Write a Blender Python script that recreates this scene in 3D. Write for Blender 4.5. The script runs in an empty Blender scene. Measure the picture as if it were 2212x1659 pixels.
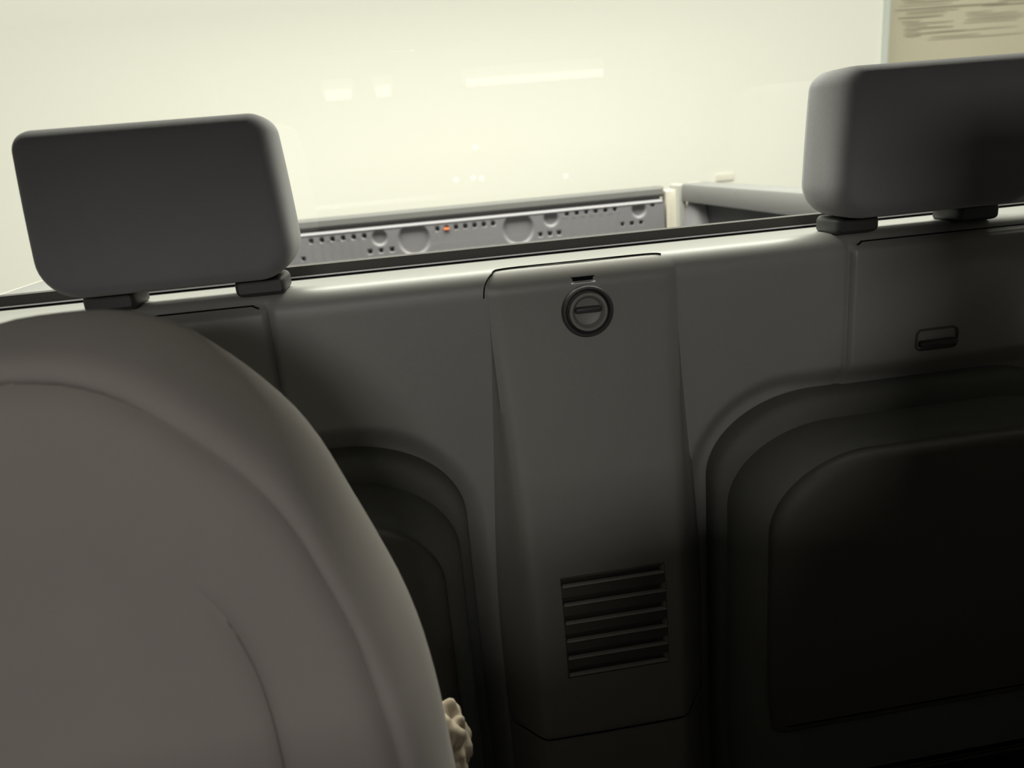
import bpy, math, random
from math import sin, cos, pi, radians, exp, sqrt, hypot
from mathutils import Matrix, Vector, noise
random.seed(7)
SC = bpy.context.scene
COL = SC.collection

# ------------------------------------------------------------------ camera
cam_d = bpy.data.cameras.new('camera'); cam = bpy.data.objects.new('camera', cam_d); COL.objects.link(cam)
cam_d.sensor_fit = 'HORIZONTAL'; cam_d.sensor_width = 36.0; cam_d.lens = 1660.0 / 2212.0 * 36.0
cam_d.clip_start = 0.02; cam_d.clip_end = 100
ax = Vector((1, .122, -.115)).normalized(); ay = Vector((-.156, .287, -1.0)); ay = (ay - ay.dot(ax) * ax).normalized(); az = ax.cross(ay)
M4 = Matrix((ax, ay, az)).to_4x4(); M4.translation = (-.18, -.85, 1.545)
cam.matrix_world = M4
SC.camera = cam
cam_d.dof.use_dof = True; cam_d.dof.focus_distance = .95; cam_d.dof.aperture_fstop = 5.2

# ------------------------------------------------------------------ exposure, world, lights
SC.view_settings.view_transform = 'Standard'; SC.view_settings.look = 'None'
SC.view_settings.gamma = 1.0; SC.view_settings.exposure = 0.0; SC.view_settings.use_curve_mapping = False
w = bpy.data.worlds.new('world'); SC.world = w; w.use_nodes = True
w.node_tree.nodes['Background'].inputs[0].default_value = (.9, .95, 1, 1)
w.node_tree.nodes['Background'].inputs[1].default_value = 0.10

def area(name, loc, target, size, power, color):
    l = bpy.data.lights.new(name, 'AREA'); l.shape = 'RECTANGLE'; l.size, l.size_y = size; l.energy = power; l.color = color
    o = bpy.data.objects.new(name, l); COL.objects.link(o); o.location = loc
    o.rotation_euler = (Vector(target) - Vector(loc)).to_track_quat('-Z', 'Y').to_euler()
    return o
WARM = (1.0, .985, .86)
area('garage_ceiling_light', (0.2, 1.0, 3.9), (0.2, 2.6, 1.4), (9.5, .9), 175, WARM)
area('garage_bay_light', (0.2, 1.05, 3.1), (0.2, .55, 1.4), (3.2, .7), 185, WARM)
area('garage_front_light', (-.9, -9.0, 3.4), (-.15, 0, 1.4), (2.2, 1.1), 168, (1.0, .95, .88))

# ------------------------------------------------------------------ materials
def mat(name, col, rough=.6, spec=.5, bump=0, scale=400, metal=0, sheen=0, mottled=0, mscale=8, coat=0, emit=None):
    m = bpy.data.materials.new(name); m.use_nodes = True
    nt = m.node_tree; b = nt.nodes['Principled BSDF']
    b.inputs['Base Color'].default_value = (*col, 1); b.inputs['Roughness'].default_value = rough
    b.inputs['Specular IOR Level'].default_value = spec; b.inputs['Metallic'].default_value = metal
    b.inputs['Sheen Weight'].default_value = sheen; b.inputs['Coat Weight'].default_value = coat
    tc = nt.nodes.new('ShaderNodeTexCoord')
    if mottled:
        n = nt.nodes.new('ShaderNodeTexNoise'); n.inputs['Scale'].default_value = mscale; n.inputs['Detail'].default_value = 5
        nt.links.new(tc.outputs['Object'], n.inputs['Vector'])
        mx = nt.nodes.new('ShaderNodeMix'); mx.data_type = 'RGBA'
        mx.inputs[6].default_value = (*[c * (1 - mottled) for c in col], 1); mx.inputs[7].default_value = (*[min(1, c * (1 + mottled)) for c in col], 1)
        nt.links.new(n.outputs['Fac'], mx.inputs[0]); nt.links.new(mx.outputs[2], b.inputs['Base Color'])
    if bump:
        n = nt.nodes.new('ShaderNodeTexNoise'); n.inputs['Scale'].default_value = scale; n.inputs['Detail'].default_value = 3
        nt.links.new(tc.outputs['Object'], n.inputs['Vector'])
        bp = nt.nodes.new('ShaderNodeBump'); bp.inputs['Strength'].default_value = bump; bp.inputs['Distance'].default_value = .001
        nt.links.new(n.outputs['Fac'], bp.inputs['Height']); nt.links.new(bp.outputs['Normal'], b.inputs['Normal'])
    if emit:
        b.inputs['Emission Color'].default_value = (*emit[0], 1); b.inputs['Emission Strength'].default_value = emit[1]
    return m
M = {
 'trim': mat('grey_trim_plastic', (.235, .235, .225), .45, .5, .12, 900, mottled=.04),
 'panel': mat('console_plastic', (.205, .202, .188), .44, .5, .12, 900, mottled=.04),
 'dark': mat('dark_plastic', (.035, .036, .037), .5, .5, .15, 700),
 'black': mat('black_rubber', (.045, .043, .040), .6, .3, .1, 500),
 'gap': mat('shadow_gap', (.006, .006, .007), .9, .1),
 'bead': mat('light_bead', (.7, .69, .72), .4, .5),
 'head': mat('charcoal_fabric', (.185, .185, .197), .85, .2, .5, 1400, sheen=.35, mottled=.05, mscale=30),
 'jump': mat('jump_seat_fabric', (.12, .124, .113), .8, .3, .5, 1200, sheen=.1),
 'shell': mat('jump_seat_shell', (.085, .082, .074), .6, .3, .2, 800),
 'seat': mat('grey_seat_fabric', (.47, .435, .41), .9, .2, .6, 1100, sheen=.15, mottled=.06, mscale=14),
 'thread': mat('seam_thread', (.25, .225, .215), .9, .2),
 'cloth': mat('beige_cloth', (.52, .44, .34), .9, .2, .4, 700, mottled=.06, mscale=40),
 'head_liner': mat('headliner_fabric', (.36, .35, .33), .9, .1, .3, 500),
 'carpet': mat('cabin_carpet', (.02, .02, .02), .95, .1, .8, 500),
 'gate': mat('grey_bed_liner', (.185, .18, .195), .55, .4, .3, 300, mottled=.05, mscale=12),
 'gate_dark': mat('grey_cap_plastic', (.135, .135, .133), .55, .4, .2, 400),
 'gate_highlight': mat('lip_highlight', (.25, .245, .265), .4, .5),  # lighter than the liner: highlight along the lip put into the colour
 'rail': mat('bed_rail_plastic', (.16, .16, .16), .45, .5, .2, 400),
 'side': mat('bed_side_liner', (.06, .062, .068), .6, .4, .3, 300, mottled=.2, mscale=9),
 'paint': mat('cream_truck_paint', (.55, .52, .45), .3, .5, coat=.4),
 'wall': mat('white_wall_paint', (.88, .88, .81), .9, .2, 0, 60, mottled=.012, mscale=.8),
 'edge': mat('wall_end_trim', (.62, .66, .62), .6, .3),
 'board': mat('beige_board', (.66, .62, .47), .8, .2, .1, 60, mottled=.05, mscale=3),
 'ink': mat('dark_line_paint', (.25, .23, .17), .85, .2),
 'concrete': mat('concrete_floor', (.30, .29, .27), .8, .3, .3, 30, mottled=.15, mscale=2),
 'orange': mat('orange_reflection', (.95, .22, .06), .4, .5),
 'shade_light_grey': mat('post_shade_slat_light_grey', (.36, .36, .335), .4, .5),  # shaded post paint and lit slat edges, both put into this colour
 'chrome': mat('satin_metal', (.6, .6, .6), .3, .5, metal=1),
 'tube': mat('lamp_tube', (.9, .9, .85), .5, .3, emit=((1, .99, .9), 1.6)),
 'bulb': mat('small_bulb', (.9, .9, .9), .5, .3, emit=((.9, .95, 1), 3.0)),
 'housing': mat('lamp_housing', (.6, .6, .6), .5, .3),
}
def glass_mat():
    m = bpy.data.materials.new('window_glass'); m.use_nodes = True; nt = m.node_tree
    for n in list(nt.nodes): nt.nodes.remove(n)
    out = nt.nodes.new('ShaderNodeOutputMaterial'); mx = nt.nodes.new('ShaderNodeMixShader')
    tr = nt.nodes.new('ShaderNodeBsdfTransparent'); gl = nt.nodes.new('ShaderNodeBsdfGlossy'); fr = nt.nodes.new('ShaderNodeFresnel')
    tr.inputs[0].default_value = (.985, .99, .98, 1); gl.inputs['Roughness'].default_value = .0; fr.inputs['IOR'].default_value = 1.5
    ge = nt.nodes.new('ShaderNodeNewGeometry'); ma = nt.nodes.new('ShaderNodeMath'); ma.operation = 'POWER'; ma.inputs[0].default_value = 1.5
    mb_ = nt.nodes.new('ShaderNodeMath'); mb_.operation = 'MULTIPLY_ADD'; mb_.inputs[1].default_value = -2; mb_.inputs[2].default_value = 1
    nt.links.new(ge.outputs['Backfacing'], mb_.inputs[0]); nt.links.new(mb_.outputs[0], ma.inputs[1]); nt.links.new(ma.outputs[0], fr.inputs['IOR'])
    nt.links.new(fr.outputs[0], mx.inputs[0]); nt.links.new(tr.outputs[0], mx.inputs[1]); nt.links.new(gl.outputs[0], mx.inputs[2])
    nt.links.new(mx.outputs[0], out.inputs[0]); return m
M['glass'] = glass_mat()

# ------------------------------------------------------------------ mesh helpers
class MB:
    def __init__(s): s.v = []; s.f = []
    def add(s, vs, fs):
        n = len(s.v); s.v += [tuple(v) for v in vs]; s.f += [tuple(i + n for i in f) for f in fs]; return s
    def box(s, x0, x1, y0, y1, z0, z1):
        return s.add([(x0,y0,z0),(x1,y0,z0),(x1,y1,z0),(x0,y1,z0),(x0,y0,z1),(x1,y0,z1),(x1,y1,z1),(x0,y1,z1)],
                     [(0,3,2,1),(4,5,6,7),(0,1,5,4),(1,2,6,5),(2,3,7,6),(3,0,4,7)])
    def bbox(s, x0, x1, y0, y1, z0, z1, b=.002):
        # box with chamfered front (-y) outline
        o = rrect(x0, x1, z0, z1, min(b * 1.5, (x1-x0)/2.01, (z1-z0)/2.01), 3)
        return s.rings(o, [(0, 1, y1), (0, 1, y0 + b), (b * .3, 1, y0 + b * .3), (b, 1, y0)])
    def rings(s, out, prof, cap0=True, cap1=True, bulge=None):
        # out: list of (x,z) counter-clockwise seen from -y ; prof: (inset, scale, y) back to front
        n = len(out); cx = sum(p[0] for p in out) / n; cz = sum(p[1] for p in out) / n
        nr = []
        for i in range(n):
            a, b = out[i-1], out[(i+1) % n]; tx, tz = b[0]-a[0], b[1]-a[1]; l = hypot(tx, tz) or 1; nr.append((tz / l, -tx / l))
        vs = []; fs = []
        for k, (o, sc, y) in enumerate(prof):
            for (x, z), (nx, nz) in zip(out, nr):
                px, pz = x - nx * o, z - nz * o
                px, pz = cx + (px - cx) * sc, cz + (pz - cz) * sc
                yy = y(px, pz) if callable(y) else y
                vs.append((px, yy, pz))
        for k in range(len(prof) - 1):
            for i in range(n):
                j = (i + 1) % n; a = k * n
                fs.append((a + i, a + j, a + n + j, a + n + i))
        if cap1: fs.append(tuple((len(prof) - 1) * n + i for i in range(n)))
        if cap0: fs.append(tuple(reversed(range(n))))
        return s.add(vs, fs)
    def lathe(s, c, prof, seg=40, axis='y'):
        # prof: (radius, offset along -y); rings around the y axis at c, or around z
        vs = []; fs = []
        for r, h in prof:
            for i in range(seg):
                a = 2 * pi * i / seg
                if axis == 'y': vs.append((c[0] + r * cos(a), c[1] - h, c[2] + r * sin(a)))
                else: vs.append((c[0] + r * cos(a), c[1] + r * sin(a), c[2] + h))
        for k in range(len(prof) - 1):
            for i in range(seg):
                j = (i + 1) % seg; fs.append((k*seg+i, k*seg+j, (k+1)*seg+j, (k+1)*seg+i))
        fs.append(tuple(reversed(range(seg)))); fs.append(tuple((len(prof)-1)*seg+i for i in range(seg)))
        return s.add(vs, fs)
    def grid(s, P):
        # P: rows of points
        n = len(P[0]); vs = [p for r in P for p in r]; fs = []
        for j in range(len(P) - 1):
            for i in range(n - 1): fs.append((j*n+i, j*n+i+1, (j+1)*n+i+1, (j+1)*n+i))
        return s.add(vs, fs)
    def tube(s, pts, r, seg=8):
        vs = []; fs = []; P = [Vector(p) for p in pts]
        for k, p in enumerate(P):
            d = (P[min(k+1, len(P)-1)] - P[max(k-1, 0)]).normalized()
            u = d.cross(Vector((0, 0, 1)) if abs(d.z) < .9 else Vector((0, 1, 0))).normalized(); v = d.cross(u)
            for i in range(seg):
                a = 2*pi*i/seg; vs.append(p + r*(cos(a)*u + sin(a)*v))
        for k in range(len(P)-1):
            for i in range(seg):
                j = (i+1) % seg; fs.append((k*seg+i, k*seg+j, (k+1)*seg+j, (k+1)*seg+i))
        fs.append(tuple(reversed(range(seg)))); fs.append(tuple((len(P)-1)*seg+i for i in range(seg)))
        return s.add(vs, fs)
    def build(s, name, m, parent=None, origin=(0, 0, 0), angle=38):
        me = bpy.data.meshes.new(name); o3 = Vector(origin)
        me.from_pydata([tuple(Vector(v) - o3) for v in s.v], [], s.f); me.update()
        import bmesh
        bm = bmesh.new(); bm.from_mesh(me); bmesh.ops.recalc_face_normals(bm, faces=bm.faces); bm.to_mesh(me); bm.free()
        for p in me.polygons: p.use_smooth = True
        me.set_sharp_from_angle(angle=radians(angle))
        me.materials.append(m)
        o = bpy.data.objects.new(name, me); COL.objects.link(o)
        if parent: o.parent = parent
        else: o.location = origin
        return o
def rrect(x0, x1, z0, z1, r, seg=8):
    if not isinstance(r, (tuple, list)): r = (r,) * 4      # bl, br, tr, tl
    o = []
    for (cx, cz, a0, rr) in ((x0+r[0], z0+r[0], pi, r[0]), (x1-r[1], z0+r[1], 1.5*pi, r[1]), (x1-r[2], z1-r[2], 0, r[2]), (x0+r[3], z1-r[3], .5*pi, r[3])):
        for i in range(seg + 1):
            a = a0 + .5*pi*i/seg; o.append((cx + rr*cos(a), cz + rr*sin(a)))
    return o
def spline(pts, n, closed=False):
    # Catmull-Rom through pts, resampled to n points by arc length
    P = [Vector(p) for p in pts]; out = []; m = len(P)
    for i in range(m if closed else m - 1):
        if closed: a, b, c, d = P[i-1], P[i], P[(i+1) % m], P[(i+2) % m]
        else: a, b, c, d = P[max(i-1, 0)], P[i], P[i+1], P[min(i+2, m-1)]
        for k in range(12):
            t = k / 12; out.append(.5*((2*b) + (c-a)*t + (2*a-5*b+4*c-d)*t*t + (3*b-a-3*c+d)*t**3))
    if not closed: out.append(P[-1])
    else: out.append(out[0])
    L = [0]
    for i in range(1, len(out)): L.append(L[-1] + (out[i]-out[i-1]).length)
    res = []; j = 0; tot = n if closed else n - 1
    for k in range(n):
        t = L[-1]*k/tot
        while j < len(L)-2 and L[j+1] < t: j += 1
        f = (t-L[j])/max(1e-9, L[j+1]-L[j]); res.append(tuple(out[j].lerp(out[j+1], min(1, f))))
    return res
def thing(name, label, cat, loc=(0, 0, 0), rz=0, group=None):
    o = bpy.data.objects.new(name, None); COL.objects.link(o); o.location = loc; o.rotation_euler.z = rz
    o.empty_display_size = .05
    return tag(o, label, cat, group)
def tag(o, label, cat, group=None):
    o['label'] = label; o['category'] = cat
    if group: o['group'] = group
    return o
def struct(o):
    o['kind'] = 'structure'; return o
def lab(o, l): o['label'] = l; return o
def copy_tree(o, parent=None):
    c = o.copy(); COL.objects.link(c); c.parent = parent
    for ch in list(o.children): copy_tree(ch, c)
    return c
def sm(a, b, x):
    t = max(0, min(1, (x-a)/(b-a))); return t*t*(3-2*t)

# ------------------------------------------------------------------ garage
mb = MB().box(-7, 9, -9, 6, -.1, 0); struct(mb.build('floor', M['concrete']))
mb = MB().bbox(-7, 2.665, 3.6, 3.75, 0, 3.6, .004); struct(mb.build('wall_back', M['wall']))
mb = MB().bbox(2.665, 2.70, 3.585, 3.76, 0, 3.6, .006); struct(mb.build('trim_1', M['edge']))
bd = thing('notice_board', 'beige board covered in short dark lines, beyond the end of the white wall', 'sign', (3.9, 3.86, 0))
MB().bbox(2.72, 5.4, 3.82, 3.88, 0, 3.2, .004).build('board', M['board'], bd, (3.9, 3.86, 0))
rows = MB()
def dash(x0, x1, z, t):
    n = 14; up = []; lo = []
    for i in range(n + 1):
        f = i/n; x = x0 + (x1-x0)*f; ww = (.5 if 3.3 < x0 < 3.4 else .68)*t*(.35+.65*sin(pi*min(1, max(0, f)))**.5); d = .0010*sin(f*7+z*60)
        up.append((x, 3.8185, z+d+ww/2)); lo.append((x, 3.8185, z+d-ww/2))
    rows.grid([lo, up])
lines = [ # x0, x1, z, thickness (metres on the board)
 (2.93,3.30,2.205,.010),(2.90,3.25,2.188,.006),(2.88,3.62,2.168,.012),(2.95,3.30,2.152,.008),(2.95,3.22,2.140,.006),(2.90,3.20,2.122,.012),
 (2.92,3.05,2.100,.008),(2.93,3.27,2.086,.008),(2.95,3.10,2.073,.007),(2.94,3.27,2.058,.011),(2.95,3.05,2.044,.006),(2.94,3.36,2.030,.009),(2.95,3.06,2.018,.008),
 (3.34,3.52,2.128,.008),(3.34,3.70,2.114,.009),(3.36,3.74,2.100,.009),(3.34,3.74,2.086,.011),(3.33,3.70,2.071,.009),
 (3.12,3.45,2.004,.007),(3.10,3.75,1.990,.007),(3.10,3.70,2.030,.006),(3.55,4.0,2.180,.010),(3.45,4.1,2.160,.010),
 (3.80,4.25,2.120,.010),(3.80,4.25,2.104,.010),(3.78,4.25,2.088,.010),(3.80,4.25,2.072,.010),(3.78,4.25,2.056,.012),(3.80,4.25,2.038,.010),(3.80,4.25,2.02,.010)]
for l in lines: dash(*l)
z = 2.222
while z < 2.9:
    x = 2.9 + random.random()*.05
    while x < 4.9:
        ln = .12 + random.random()*.3; dash(x, x+ln, z, .006+random.random()*.006); x += ln + .03 + random.random()*.1
    z += .0155
rows.build('printed_lines', M['ink'], bd, (3.9, 3.86, 0))

# lamps standing ahead of the truck (they show mirrored in the rear glass)
def strip_light(x0, x1, y, z, label, h=.045):
    t = thing('tube_light', label, 'light', ((x0+x1)/2, y, z), group='tube lamps ahead of the truck')
    c = ((x0+x1)/2, y, z)
    MB().tube([(x0, y+.05, z), (x1, y+.05, z)], h/2, 12).build('lamp_tube', M['tube'], t, c)
    MB().box(x0-.02, x1+.02, y-.02, y+.02, z+.0, z+.09).build('housing', M['housing'], t, c)
strip_light(.30, 1.15, -3.98, 1.975, 'long tube lamp ahead of the truck')
strip_light(-.55, -.40, -3.98, 1.965, 'short tube lamp ahead of the truck', .06)
strip_light(-.25, -.165, -3.98, 1.965, 'very short tube lamp ahead of the truck', .06)
for x, z in ((.179, 1.413), (.29, 1.415), (.342, 1.407), (.889, 1.374), (.32, 1.60)):
    mb = MB().lathe((x, -3.98, z), [(.004, -.02), (.014, -.015), (.016, -.0), (.01, .01)], 12)
    tag(mb.build('marker_lamp', M['bulb'], None, (x, -3.98, z)), 'small white marker lamp far ahead of the truck', 'light', 'small marker lamps ahead of the truck')

# ------------------------------------------------------------------ truck cab shell
SEATX = .416
ARC = [(-.262, .60), (-.262, .80), (-.262, .95), (-.261, 1.06), (-.258, 1.115), (-.25, 1.155), (-.232, 1.188), (-.20, 1.209), (-.15, 1.223), (-.09, 1.230), (0, 1.233)]
full = ARC + [(-x, z) for x, z in reversed(ARC[:-1])]
def arc_top(hw, zt, r, zb, k=.012, n=12):
    # outline: straight sides, large rounded shoulders, slightly crowned top; counter-clockwise seen from -y
    o = [(-hw + .02, zb), (hw - .02, zb)] + [(hw - .006*(1-i/3), zb + .006 + .02*i) for i in range(2)]
    o += [(hw, zb + (zt-r*1.25-zb)*t) for t in (.3, .6, .85)]
    rx, rz = r*1.75, r*1.25
    for i in range(2*n + 1):
        a = .5*pi*i/(2*n); o.append((hw - rx + rx*cos(a), zt - rz + rz*sin(a)))
    for i in range(2*n, -1, -1):
        a = .5*pi*i/(2*n); o.append((-hw + rx - rx*cos(a), zt - rz + rz*sin(a)))
    o += [(-hw, zb + (zt-r*1.25-zb)*t) for t in (.85, .6, .3)]
    o += [(-hw + .006*(1-i/3), zb + .006 + .02*i) for i in (1, 0)]
    return o
def arc_dist(x, z):
    # signed distance-like value outside the jump seat arch (0 on the outline, positive outside)
    u = abs(abs(x) - SEATX); r = .115; hw = .262; zt = 1.231
    dx = u - (hw - r); dz = z - (zt - r)
    if dx <= 0 and dz <= 0: return max(dx, dz) + 0 - r + 0
    if dx <= 0: return dz - r
    if dz <= 0: return dx - r
    return hypot(dx, dz) - r
def trim_y(x, z):
    y = 0.0
    # outboard raised quarter panels with a soft groove
    e = abs(x) - .338; t = 1.408 - z
    if e > -.02:
        d = min(e, t)
        y -= .004*sm(-.002, .004, d)
        y += .004*exp(-((d+.001)/.003)**2)
    d = arc_dist(x, z)
    y += .020*(1 - sm(0, .032, d)) if d > -.2 else .02
    return y
# window seat ledge + face as one swept sheet
xs = [-.76 + .003*i for i in range(508)]
prof = [(.112, 1.395), (.112, 1.4209), (.10, 1.421), (.08, 1.4212), (.06, 1.4214), (.04, 1.4216), (.03, 1.4215)]
for i in range(1, 9):
    a = .5*pi*i/9; prof.append((.024 - .024*sin(a), 1.3935 + .028*cos(a)))
zz = 1.392; 
P = []
for y, z in prof:
    P.append([(x, y + (trim_y(x, z) if y < .02 else 0)*sm(.02, .0, y), z) for x in xs])
while zz > .60:
    P.append([(x, trim_y(x, zz), zz) for x in xs]); zz -= .003
P.append([(x, .05, .60) for x in xs])
wrt = struct(MB().grid(P).build('wall_rear_trim', M['trim'], angle=60))
for s_ in (-1, 1):
    q = [(s_*.346, -.0005, 1.4075), (s_*.352, .0030, 1.4100), (s_*.362, .0035, 1.4106), (s_*.5, .0035, 1.4106), (s_*.62, .0035, 1.4104)]
    MB().tube(spline(q, 40), .0009, 6).build('seam', M['gap'], wrt)

# window: seal, bead, glass, upper header and side posts
wroot = bpy.data.objects.new('window_1', None); COL.objects.link(wroot); wroot.location = (0, .11, 1.42); struct(wroot)
WO = (0, .11, 1.42)
MB().box(-.74, .74, .1005, .118, 1.4250, 1.4365).build('rubber_seal', M['black'], wroot, WO)
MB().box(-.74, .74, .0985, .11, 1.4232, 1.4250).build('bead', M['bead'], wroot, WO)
MB().box(-.74, .74, .0990, .11, 1.4214, 1.4231).build('seal_gap', M['gap'], wroot, WO)
MB().box(-.72, .72, .1075, .1115, 1.4365, 1.83).build('glass_pane', M['glass'], wroot, WO)
MB().box(-.76, -.71, .08, .13, 1.425, 1.86).box(.71, .76, .08, .13, 1.425, 1.86).box(-.76, .76, .06, .13, 1.82, 1.90).build('window_frame', M['head_liner'], wroot, WO)
# outer skin below the window, side walls, roof and floor of the cab
struct(MB().box(-.80, .80, .116, .15, .55, 1.420).build('wall_cab_outer', M['paint']))
struct(MB().box(-.80, -.765, -1.9, .13, .6, 1.9).build('wall_left', M['head_liner']))
struct(MB().box(.765, .80, -1.9, .13, .6, 1.9).build('wall_right', M['head_liner']))
struct(MB().box(-.80, .80, -1.45, .125, 1.90, 1.94).box(-.80, .80, -1.47, -1.40, 1.87, 1.94).build('ceiling', M['head_liner']))
struct(MB().box(-.80, .80, -2.2, .15, .55, .60).build('floor_cab', M['carpet']))
DO = (0, -1.9, .6)
dsh = thing('dashboard', 'dark dashboard under the windshield at the front of the cab', 'dashboard', DO)
MB().rings([(p[0], p[1]) for p in rrect(-.76, .76, .6, 1.42, (.02, .02, .06, .06))], [(0, 1, -1.55), (0, 1, -1.9), (.02, 1, -1.93)]).build('panel', M['dark'], dsh, DO)

# ------------------------------------------------------------------ centre console panel
CX = .012; CO = (CX, 0, .62)
cp = thing('bulkhead_console', 'tall grey plastic cover panel with round latch and louvres between the jump seats', 'panel', CO)
rowsP = []
ztop = 1.4165
def cdepth(z): return .006 + .050*sm(1.42, .95, z) 
def cbase(z): return .114 + .022*sm(1.41, .95, z)
def cfront(z): return .106 - .008*sm(1.40, 1.0, z)
def crow(z, dsc=1.0, inset=0.0):
    d = cdepth(z)*dsc; b = cbase(z) - inset; f = cfront(z) - inset; r = min(.012, d*.9)
    pts = [(-b, .012), (-b, .004)]
    # side ramp then rounded shoulder then flat front with slight crown
    for t in (.25, .5, .75): pts.append((-b + (b-f)*t*.85, .004 - d*t*.75))
    for i in range(5):
        a = i/4; pts.append((-f - .004 + (.016)*a, .0035 - d*(.80 + .20*sin(a*pi/2))))
    for i in range(1, 40):
        u = -f + .014 + (2*f - .028)*i/40; pts.append((u, .0035 - d*(1 + .02*cos(pi*u/(2*f)))))
    L = pts; R = [(-x, y) for x, y in reversed(pts[:10])]
    return L + R
def lip_y(z):
    c = max(0, min(1, (z - 1.3935)/.028)); return .024 - .024*sqrt(1 - c*c)
for z in [1.4203, 1.4195, 1.418, 1.416, 1.4135, 1.411, 1.408, 1.405, 1.402, 1.399, 1.396, 1.393, 1.390, 1.387]:  # rounded top edge follows the ledge
    k = .12 + .88*sm(1.421, 1.392, z); q = 1 - sqrt(max(0, 1 - max(0, (z - 1.402)/.0186)**2))
    rowsP.append([(CX + x, lip_y(z) + (y*k if y < 0 else y), z) for x, y in crow(z, inset=.016*q)])
z = 1.384
def carve(x, z): return .009 if (-.043 < x < .0785 and .9225 < z < 1.0515) else 0
while z > .831:
    rowsP.append([(CX + x, y + carve(CX + x, z), z) for x, y in crow(z)]); z -= (.0015 if .91 < z < 1.06 else .006)
rowsP.append([(CX + x, y, .8305) for x, y in crow(.8305)])
rowsP.append([(CX + x, y, .8285) for x, y in crow(.8285, inset=.002, dsc=.96)])
rowsP.append([(CX + x, .012, .8285) for x, y in crow(.8285)])
top = rowsP[0]; m1 = MB().grid(rowsP); m1.add([(x, .022, z) for x, y, z in top] + list(top), [(i, i+1, i+1+len(top), i+len(top)) for i in range(len(top)-1)])
m1.build('cover', M['panel'], cp, CO, 50)
low = []
z = .8265
low.append([(CX + x, y, z) for x, y in crow(z, dsc=1.0)])
while z > .605:
    low.append([(CX + x, y, z) for x, y in crow(z, dsc=.97)]); z -= .01
MB().grid(low).build('lower_cover', M['panel'], cp, CO)
# seam following the top of the cover
sp = [(CX-.1140, -.0005, 1.392), (CX-.1125, .0005, 1.402), (CX-.109, .0030, 1.410), (CX-.101, .0095, 1.4172), (CX-.088, .0155, 1.4206), (CX, .0155, 1.4208), (CX+.08, .0155, 1.4206), (CX+.097, .0125, 1.4192)]
MB().tube(spline(sp, 60), .0008, 6).build('seam', M['gap'], cp, CO)
# release slot
yy = -.0040
MB().box(-.0015, .0245, yy-.0008, yy+.004, 1.4045, 1.4058).box(.0, .023, yy-.0004, yy+.004, 1.4010, 1.4045).build('slot', M['gap'], cp, CO)
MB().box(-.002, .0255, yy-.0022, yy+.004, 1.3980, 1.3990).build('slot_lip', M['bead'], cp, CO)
# round latch
lz = 1.3665; ly = -.0125; lx = .0135
lk = MB().lathe((lx, ly, lz), [(.0295, -.006), (.0295, .0005), (.0285, .0016), (.0262, .0018), (.0245, .0004), (.0232, -.004), (.0215, -.004)], 64).build('latch_ring', M['dark'], cp, CO)
di = MB().lathe((lx, ly, lz), [(.0222, -.006), (.0222, .0030), (.0213, .0040), (.0190, .0040), (.0178, .0030), (.0170, .0010), (.0150, -.0015), (.008, -.003), (.001, -.0032)], 64).build('latch_dish', M['panel'], lk, CO)
bar = MB().rings(rrect(lx-.0155, lx+.0155, lz-.0008, lz+.0060, .0030, 6), [(0, 1, ly+.004), (0, 1, ly-.0035), (.0008, 1, ly-.0045), (.002, 1, ly-.005)])
bar.box(lx-.0130, lx+.0130, ly-.0056, ly-.004, lz+.0046, lz+.0054); bar.box(lx-.013, lx+.013, ly-.0056, ly-.004, lz+.0004, lz+.0011)
bar.build('finger_bar', M['dark'], lk, CO)
# louvres
gx0, gx1 = -.047, .0825
def fy(z): return .0030 - cdepth(z)*1.02
g = MB(); prf = [(1.0545, 0)]; lp = MB()
N = 6; pitch = .0243
for k in range(N):
    zb = 1.0435 - pitch*k
    prf += [(zb + .0098, .0002), (zb + .0078, .0028), (zb + .0014, .0065), (zb + .0010, .0005), (zb - .0016, -.0006), (zb - .0045, .0000)]
    yb = fy(zb)
    lp.rings(rrect(gx0+.002, gx1-.001, zb-.0010, zb+.0012, .0010, 4), [(0, 1, yb+.003), (0, 1, yb-.0016), (.0005, 1, yb-.0024)])
Rw = []
for (z, dy) in prf:
    Rw.append([(gx0, fy(z) + .0005, z), (gx0 + .0012, fy(z) + dy, z), (gx1 - .0012, fy(z) + dy, z), (gx1, fy(z) + .0005, z)])
g.grid(Rw)
go = lab(g.build('louvre_grille', M['shell'], cp, CO, 25), 'dark louvred vent grille low on the panel')
lp.build('slat_edge_light', M['shade_light_grey'], go, CO)  # lighter edges over darker slats: light on the lips put into the colour

# ------------------------------------------------------------------ jump seats
def jump_seat(x, label):
    JO = (x, 0, .62)
    t = thing('jump_seat', label, 'seat', JO, group='folded jump seats in the rear cab wall')
    def O(pts): return [(x + a, b) for a, b in pts]
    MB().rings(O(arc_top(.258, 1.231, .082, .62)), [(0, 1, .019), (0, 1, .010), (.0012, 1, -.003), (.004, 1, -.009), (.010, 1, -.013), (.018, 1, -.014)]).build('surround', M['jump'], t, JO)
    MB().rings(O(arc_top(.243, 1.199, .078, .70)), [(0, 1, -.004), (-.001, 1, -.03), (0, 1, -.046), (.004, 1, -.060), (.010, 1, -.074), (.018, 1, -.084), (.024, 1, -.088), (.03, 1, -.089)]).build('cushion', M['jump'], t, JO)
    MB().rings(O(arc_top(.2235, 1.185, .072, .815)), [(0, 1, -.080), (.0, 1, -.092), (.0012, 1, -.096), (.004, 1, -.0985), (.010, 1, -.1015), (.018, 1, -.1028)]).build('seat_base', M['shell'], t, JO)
    return t
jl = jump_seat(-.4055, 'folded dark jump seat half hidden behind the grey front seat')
jr = jump_seat(.4205, 'folded dark jump seat on the right, in clear view')

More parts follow.
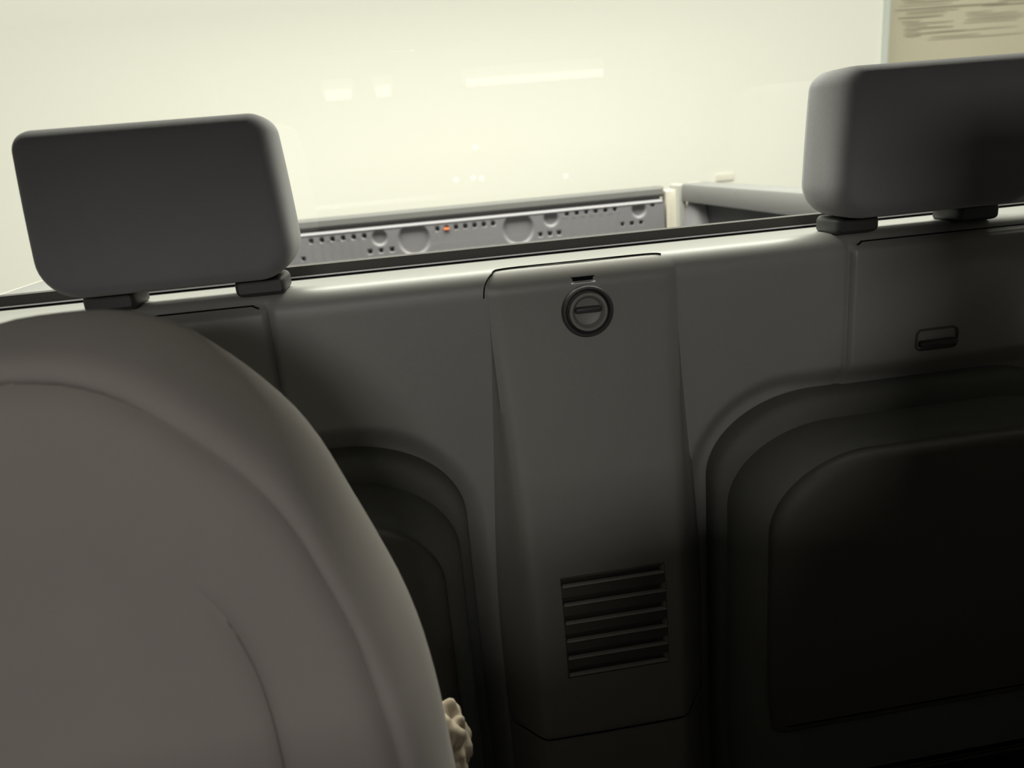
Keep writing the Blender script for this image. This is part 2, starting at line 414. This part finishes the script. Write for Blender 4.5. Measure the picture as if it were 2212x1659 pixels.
# pull handle on right quarter trim
HO = (.452, -.004, 1.28)
hp = thing('pull_handle', 'small dark pull handle on the trim below the right headrest', 'handle', HO)
MB().rings(rrect(.425, .482, 1.268, 1.296, .008), [(0, 1, .002), (0, 1, -.0055), (.002, 1, -.0065), (.004, 1, -.002)]).build('bezel', M['shell'], hp, HO)
MB().rings(rrect(.429, .478, 1.2735, 1.2815, .003), [(0, 1, -.002), (0, 1, -.010), (.001, 1, -.0115), (.002, 1, -.012)]).build('grip', M['dark'], hp, HO)

# ------------------------------------------------------------------ rear headrests
def headrest(x, label):
    B = (x, .03, 1.4215)
    t = thing('headrest', label, 'headrest', B, group='rear headrests on the window ledge')
    def out(hb, ht, z0, z1, rb, rt):
        o = []
        def cor(cx, cz, r, a0, n=10):
            for i in range(n+1):
                a = a0 + .5*pi*i/n; o.append([cx + r*cos(a), cz + r*sin(a)])
        cor(-hb+rb, z0+rb, rb, pi); cor(hb-rb, z0+rb, rb, 1.5*pi); 
        for k in range(1, 6): o.append([hb, z0+rb + (z1-rt-z0-rb)*k/6])
        cor(hb-rt, z1-rt, rt, 0); cor(-hb+rt, z1-rt, rt, .5*pi)
        for k in range(5, 0, -1): o.append([-hb, z0+rb + (z1-rt-z0-rb)*k/6])
        for p in o:
            f = (p[1]-z0)/(z1-z0)
            s = 1 + (ht/hb - 1)*(max(0, f)**1.6)
            p[0] = x + p[0]*s
            p[1] += .002*(1-((p[0]-x)/hb)**2)*(1 if f > .5 else -1.2)
        return [tuple(p) for p in o]
    o = out(.1265, .1185, 1.4415, 1.6035, .040, .019)
    yf = lambda b: (lambda px, pz: b - .003*cos(max(-1, min(1, (px-x)/.13))*pi/2) - .018*(1.60-pz)/.16*0 + 0)
    pr = [(.016, 1, .0545), (.008, 1, .0525), (.003, 1, .048), (.0005, 1, .038), (0, 1, .02), (0, 1, -.010), (.0006, 1, -.024), (.0022, 1, -.0325), (.005, 1, -.0385), (.009, 1, -.0425), (.013, 1, yf(-.0435)), (.017, 1, yf(-.044)), (.02, .8, yf(-.0445)), (.02, .5, yf(-.045)), (.02, .2, yf(-.0455))]
    MB().rings(o, pr).build('cushion', M['head'], t, B, 60)
    for s in (-1, 1):
        gx = x + .0775*s + .0015
        gd = MB().rings(rrect(gx-.0265, gx+.0265, 1.4205, 1.4405, .0065, 6), [(.003, 1, .052), (0, 1, .048), (0, 1, .006), (.0015, 1, .001), (.004, 1, -.001)]).build('guide_sleeve', M['dark'], t, B)
        MB().lathe((gx, .025, 1.43), [(.006, 0), (.006, .03)], 16, 'z').build('post', M['chrome'], gd, B)
    return t
headrest(-.4195, 'charcoal headrest on the left, standing on the ledge behind the front seat')
HR_R = headrest(.4215, 'dark charcoal headrest on the right, cut off by the photo edge')

# ------------------------------------------------------------------ front seats
def front_seat(ox, oy, label):
    xa = -.430; FO = (xa, -.42, .60)
    # right half outlines (x offset from the axis, z), apex to bottom, on a backrest leaning 12 degrees
    S = [(0, 1.464), (.036, 1.462), (.075, 1.450), (.103, 1.430), (.128, 1.407), (.153, 1.378), (.170, 1.349), (.186, 1.312), (.202, 1.274), (.219, 1.229), (.229, 1.185), (.236, 1.125), (.244, 1.00), (.248, .86), (.246, .74)]
    S1 = [(0, 1.4350), (.031, 1.4300), (.063, 1.416), (.100, 1.387), (.130, 1.358), (.153, 1.325), (.171, 1.284), (.184, 1.249), (.192, 1.211), (.200, 1.166), (.205, 1.10), (.210, .98), (.212, .86), (.210, .78)]
    S2 = [(0, 1.346), (.026, 1.341), (.055, 1.327), (.083, 1.305), (.100, 1.282), (.114, 1.251), (.122, 1.223), (.127, 1.183), (.130, 1.12), (.132, 1.0), (.134, .88), (.134, .82)]
    n = 56
    def half(p): return spline([(a, b, 0) for a, b in p], n)
    def loop(p):
        h = half(p); return [(a, b) for a, b, _ in h] + [(-a, b) for a, b, _ in reversed(h[1:])]
    A, B1, C = loop(S), loop(S1), loop(S2); n2 = len(A)
    tan12 = math.tan(radians(12))
    def mix(P, Q, t): return [(p[0]+(q[0]-p[0])*t, p[1]+(q[1]-p[1])*t) for p, q in zip(P, Q)]
    def sc(P, s, c=(0, 1.0)): return [(c[0]+(p[0]-c[0])*s, c[1]+(p[1]-c[1])*s) for p in P]
    rings = [ (sc(A, .90), .085), (sc(A, .955), .080), (sc(A, .985), .066), (sc(A, .998), .048), (A, .028), (sc(A, .999), .010), (mix(A, B1, .06), -.003), (mix(A, B1, .16), -.016),
              (mix(A, B1, .28), -.033), (mix(A, B1, .45), -.041), (mix(A, B1, .62), -.0445), (mix(A, B1, .78), -.0445), (mix(A, B1, .90), -.042), (mix(A, B1, .955), -.0385), (B1, -.0355),
              (mix(B1, C, .03), -.037), (mix(B1, C, .08), -.0405), (mix(B1, C, .2), -.0440), (mix(B1, C, .4), -.046), (mix(B1, C, .62), -.0455), (mix(B1, C, .82), -.0435), (mix(B1, C, .92), -.0405), (mix(B1, C, .965), -.0375), (C, -.035),
              (sc(C, .985, (0, 1.05)), -.0375), (sc(C, .94, (0, 1.05)), -.0415), (sc(C, .8, (0, 1.05)), -.0435), (sc(C, .5, (0, 1.05)), -.0445), (sc(C, .2, (0, 1.05)), -.0445) ]
    vs = []; fs = []
    for k_, (loopp, d0) in enumerate(rings):
        for (a, z) in loopp:
            d = d0
            wr = .0022*noise.noise(Vector((a*14, z*9, d*3)))
            if 20 < k_ < 25: d += (-.0445-d)*sm(1.26, 1.32, z)
            if 12 < k_ < 16: d += .003*(1 - abs(k_-14)*.5)
            y = -.37 + tan12*(z-1.25) + d + .010 + wr
            vs.append((xa + a, y, z))
    for k in range(len(rings)-1):
        for i in range(n2):
            j = (i+1) % n2; fs.append((k*n2+i, k*n2+j, (k+1)*n2+j, (k+1)*n2+i))
    fs.append(tuple(range(n2))); fs.append(tuple((len(rings)-1)*n2+i for i in reversed(range(n2))))
    t = thing('front_seat', label, 'seat', FO, group='grey front seats')
    MB().add(vs, fs).build('backrest', M['seat'], t, FO, 80)
    # stitched seams lying in the two grooves
    for L in (B1, C):
        pts = [(xa + a, -.37 + tan12*(z-1.25) - .0250, z) for a, z in L]
        if L is B1: pts = [(p[0], p[1] + .002, p[2]) for p in pts]
        if L is C: pts = [p for p in pts if p[2] < 1.285]; pts = [p for p in pts if p[0] > xa]
        MB().tube([p for p in pts], .0010, 6).build('seam', M['thread'], t, FO)
    MB().rings(rrect(xa-.25, xa+.25, .74, .88, .04), [(.02, 1, -.42), (0, 1, -.45), (0, 1, -.88), (.01, 1, -.92), (.03, 1, -.93)]).build('seat_cushion', M['seat'], t, FO)
    MB().box(xa-.2, xa+.2, -.86, -.48, .60, .75).build('seat_frame', M['dark'], t, FO)
    t.location.x += ox; t.location.y += oy
    return t
fs1 = front_seat(0, 0, 'large grey fabric front seat back with stitched seams, in the left foreground')
fs2 = copy_tree(fs1); fs2.location = (.425, -.72, .60)
fs2['label'] = 'grey fabric front seat on the right side, beside the photographer and outside the photo'
rh = copy_tree(HR_R); rh.location = (.425, -.60, 1.468); del rh['group']  # added copy, blocks front light from the right rear side
rh['label'] = 'unseen charcoal headrest added over the right front seat to cast shade, beside the photographer outside the photo'
AO = (.02, -.95, .6)
ar = thing('shade_console', 'unseen dark console with added shade-casting armrest between the two front seats', 'light blocker', AO)  # unseen block added between the seats to shade the lower rear panel
MB().rings(rrect(-.13, .16, .6, .94, (.01, .01, .02, .02)), [(.01, 1, -.80), (0, 1, -.81), (0, 1, -1.25), (.01, 1, -1.26)]).build('box', M['dark'], ar, AO)
MB().rings(rrect(-.14, .17, .942, 1.34, .04), [(.02, 1, -.885), (0, 1, -.90), (0, 1, -.98), (.01, 1, -1.0)]).build('armrest_blocker', M['shell'], ar, AO)

# crumpled cloth tucked at the side of the front seat
import bmesh
bm = bmesh.new(); bmesh.ops.create_icosphere(bm, subdivisions=5, radius=1)
for v in bm.verts:
    c = v.co.copy(); d = c.normalized()
    r = .9 + .16*noise.noise(d*2.1 + Vector((3, 1, 7))) + .13*(abs(noise.noise(d*3.1))*2-.4) + .012*noise.noise(d*11)
    v.co = Vector((c.x*.042*r, c.y*.036*r, c.z*.058*r + (.006 if c.z > 0 else 0)))
me = bpy.data.meshes.new('cloth_bundle'); bm.to_mesh(me); bm.free()
for p in me.polygons: p.use_smooth = True
me.materials.append(M['cloth'])
co = bpy.data.objects.new('cloth_bundle', me); COL.objects.link(co); co.location = (-.215, -.262, 1.022)
tag(co, 'crumpled beige cloth sticking out beside the lower edge of the front seat', 'cloth')

# ------------------------------------------------------------------ truck bed
TO = (.0, 1.68, .85)
tg = thing('tailgate', 'grey inner face of the truck tailgate with dimples and slots', 'tailgate', TO)
TX = .010
holes = []
for i in range(6): holes.append((-.473 + .033*i, 1.3345))
for i in range(7): holes.append((-.077 + .0298*i, 1.3345))
for i in range(6): holes.append((.346 + .032*i, 1.3425))
for x in (-.297, -.262, -.227, .254, .285, .316, .53, .562, .593): holes.append((x, 1.284 + (.008 if x > .5 else 0)))
holes += [(.634, 1.345), (-.505, 1.283)]
dimps = [(-.154, 1.308, .052), (.183, 1.308, .052), (-.262, 1.323, .026), (.292, 1.330, .026), (.587, 1.331, .026), (-.57, 1.323, .026)]
bays = [(-.49, -.295), (-.095, .118), (.330, .522)]
def gate_y(x, z):
    y = 0
    for hx, hz, r in dimps:
        d = hypot(x-hx, z-hz)
        if d < r + .01: y += .0075*(1-sm(r-.008, r, d))
    for hx, hz in holes:
        ax_, az_ = abs(x-hx), z-hz
        if ax_ < .008 and -.010 < az_ < .008: y += .02*(1-sm(.0035, .0065, ax_))*(1-sm(.004, .007, abs(az_+.001)))
    for a, b in bays:
        if a < x < b and 1.262 < z < 1.328:
            y += .0005*(1 if ((x-a) % .0305) < .015 else 0)
    if z < 1.262: y += -.002
    return y
zr = [1.349 - .003*i for i in range(40)] + [1.2, 1.1, 1.0, .86]
gxs = [-.655 + .003*i for i in range(444)]
rowsG = [[(x, 1.650 + gate_y(x, z), z) for x in gxs] for z in zr]
lab(MB().grid(rowsG).build('inner_panel', M['gate'], tg, TO, 50), 'grey ribbed inner panel with round dimples and small dark slots')
cap = MB()
cap.grid([[(x, y, z) for x in (-.66, .675)] for y, z in [(1.76, 1.385), (1.75, 1.397), (1.70, 1.400), (1.668, 1.398), (1.660, 1.392), (1.6585, 1.375), (1.668, 1.368), (1.672, 1.3655)]])
cap.add([(-.66, 1.66, 1.37), (-.66, 1.76, 1.37), (-.66, 1.76, 1.398), (-.66, 1.66, 1.398), (.675, 1.66, 1.37), (.675, 1.76, 1.37), (.675, 1.76, 1.398), (.675, 1.66, 1.398)], [(0,1,2,3),(4,5,6,7)])
cap.build('top_cap', M['gate_dark'], tg, TO)
lip = MB().grid([[(x, y, z) for x in (-.655, .668)] for y, z in [(1.676, 1.367), (1.672, 1.360), (1.652, 1.3555), (1.6485, 1.352), (1.6495, 1.348)]])
lip.build('lip', M['gate_highlight'], tg, TO)
MB().box(-.655, .670, 1.69, 1.74, .85, 1.372).build('outer_skin', M['paint'], tg, TO)
for k in range(1):
    MB().rings(rrect(-.056, -.040, 1.3275, 1.3345, .003), [(0, 1, 1.652), (0, 1, 1.6465), (.001, 1, 1.6455)]).build('reflection_spot', M['orange'], tg, TO)  # coloured spot stands in for an orange reflection on the gate

def bed_side(s, label):
    BO = (s*.78, .9, .6)
    t = thing('bed_side', label, 'truck bed side', BO, group='side walls of the truck bed')
    # rail cap: cross-section swept along y ; (x, z)
    sec = [(.722, 1.349), (.7205, 1.352), (.7215, 1.395), (.7245, 1.4015), (.732, 1.4045), (.80, 1.404), (.81, 1.398), (.81, 1.36), (.745, 1.349)]
    ys = [.17, .6, 1.0, 1.4, 1.62]
    vs = [(s*a, y, b) for y in ys for a, b in sec]; n = len(sec)
    fs = [(k*n+i, k*n+(i+1) % n, (k+1)*n+(i+1) % n, (k+1)*n+i) for k in range(len(ys)-1) for i in range(n)] + [tuple(range(n)), tuple((len(ys)-1)*n+i for i in range(n))]
    MB().add(vs, fs).build('rail_cap', M['rail'], t, BO)
    rowsS = []
    for i in range(40):
        z = 1.350 - .0128*i
        rowsS.append([(s*(.775 + .006*sin(y*14) - .012*sm(1.30, 1.20, z) - .20*sm(1.22, 1.12, z)*exp(-((y-.9)/.33)**6)), y, z) for y in [.17 + .0325*k for k in range(45)]])
    MB().grid(rowsS).build('inner_side', M['side'], t, BO)
    MB().box(*sorted((s*.79, s*.83)), .17, 1.76, .55, 1.398).build('outer_skin', M['paint'], t, BO)
    # rear corner jamb in body colour, with a grey latch bump in front of it
    MB().bbox(*sorted((s*.711, s*.738)), 1.615, 1.70, .85, 1.402, .004).build('corner_post', M['shade_light_grey'], t, BO)  # grey colour stands for body paint in shade
    MB().bbox(*sorted((s*.682, s*.7155)), 1.642, 1.70, .85, 1.386, .004).build('jamb', M['paint'], t, BO)
    b = []
    for k in range(14):
        a = k/13; z = 1.362 - .16*a; r = .030 + .030*a
        b.append([(s*(.775 - r*(1+.25*sin(a*3))*sin(pi*i/10)*1.05), 1.60 - .10*cos(pi*i/10)*(.35+.6*a)-.03*a, z) for i in range(11)])
    MB().grid(b).build('corner_liner', M['gate'], t, BO)
    return t
bed_side(1, 'right side wall of the truck bed with grey rail cap, under the right headrest')
bed_side(-1, 'left side wall of the truck bed, behind the left headrest')
BF = MB().box(-.79, .79, .17, 1.70, .80, .85)
tag(BF.build('bed_floor', M['side']), 'dark floor of the truck bed in front of the tailgate', 'truck bed')
WP = MB().bbox(1.655, 1.765, 3.588, 3.6, 1.285, 1.325, .003)  # added patch, a faint reflection painted as a raised shape
tag(WP.build('wall_reflection', mat('cream_reflection', (.80, .78, .69), .8), None), 'small pale patch standing in for a reflection on the white wall above the right bed rail', 'reflection patch')
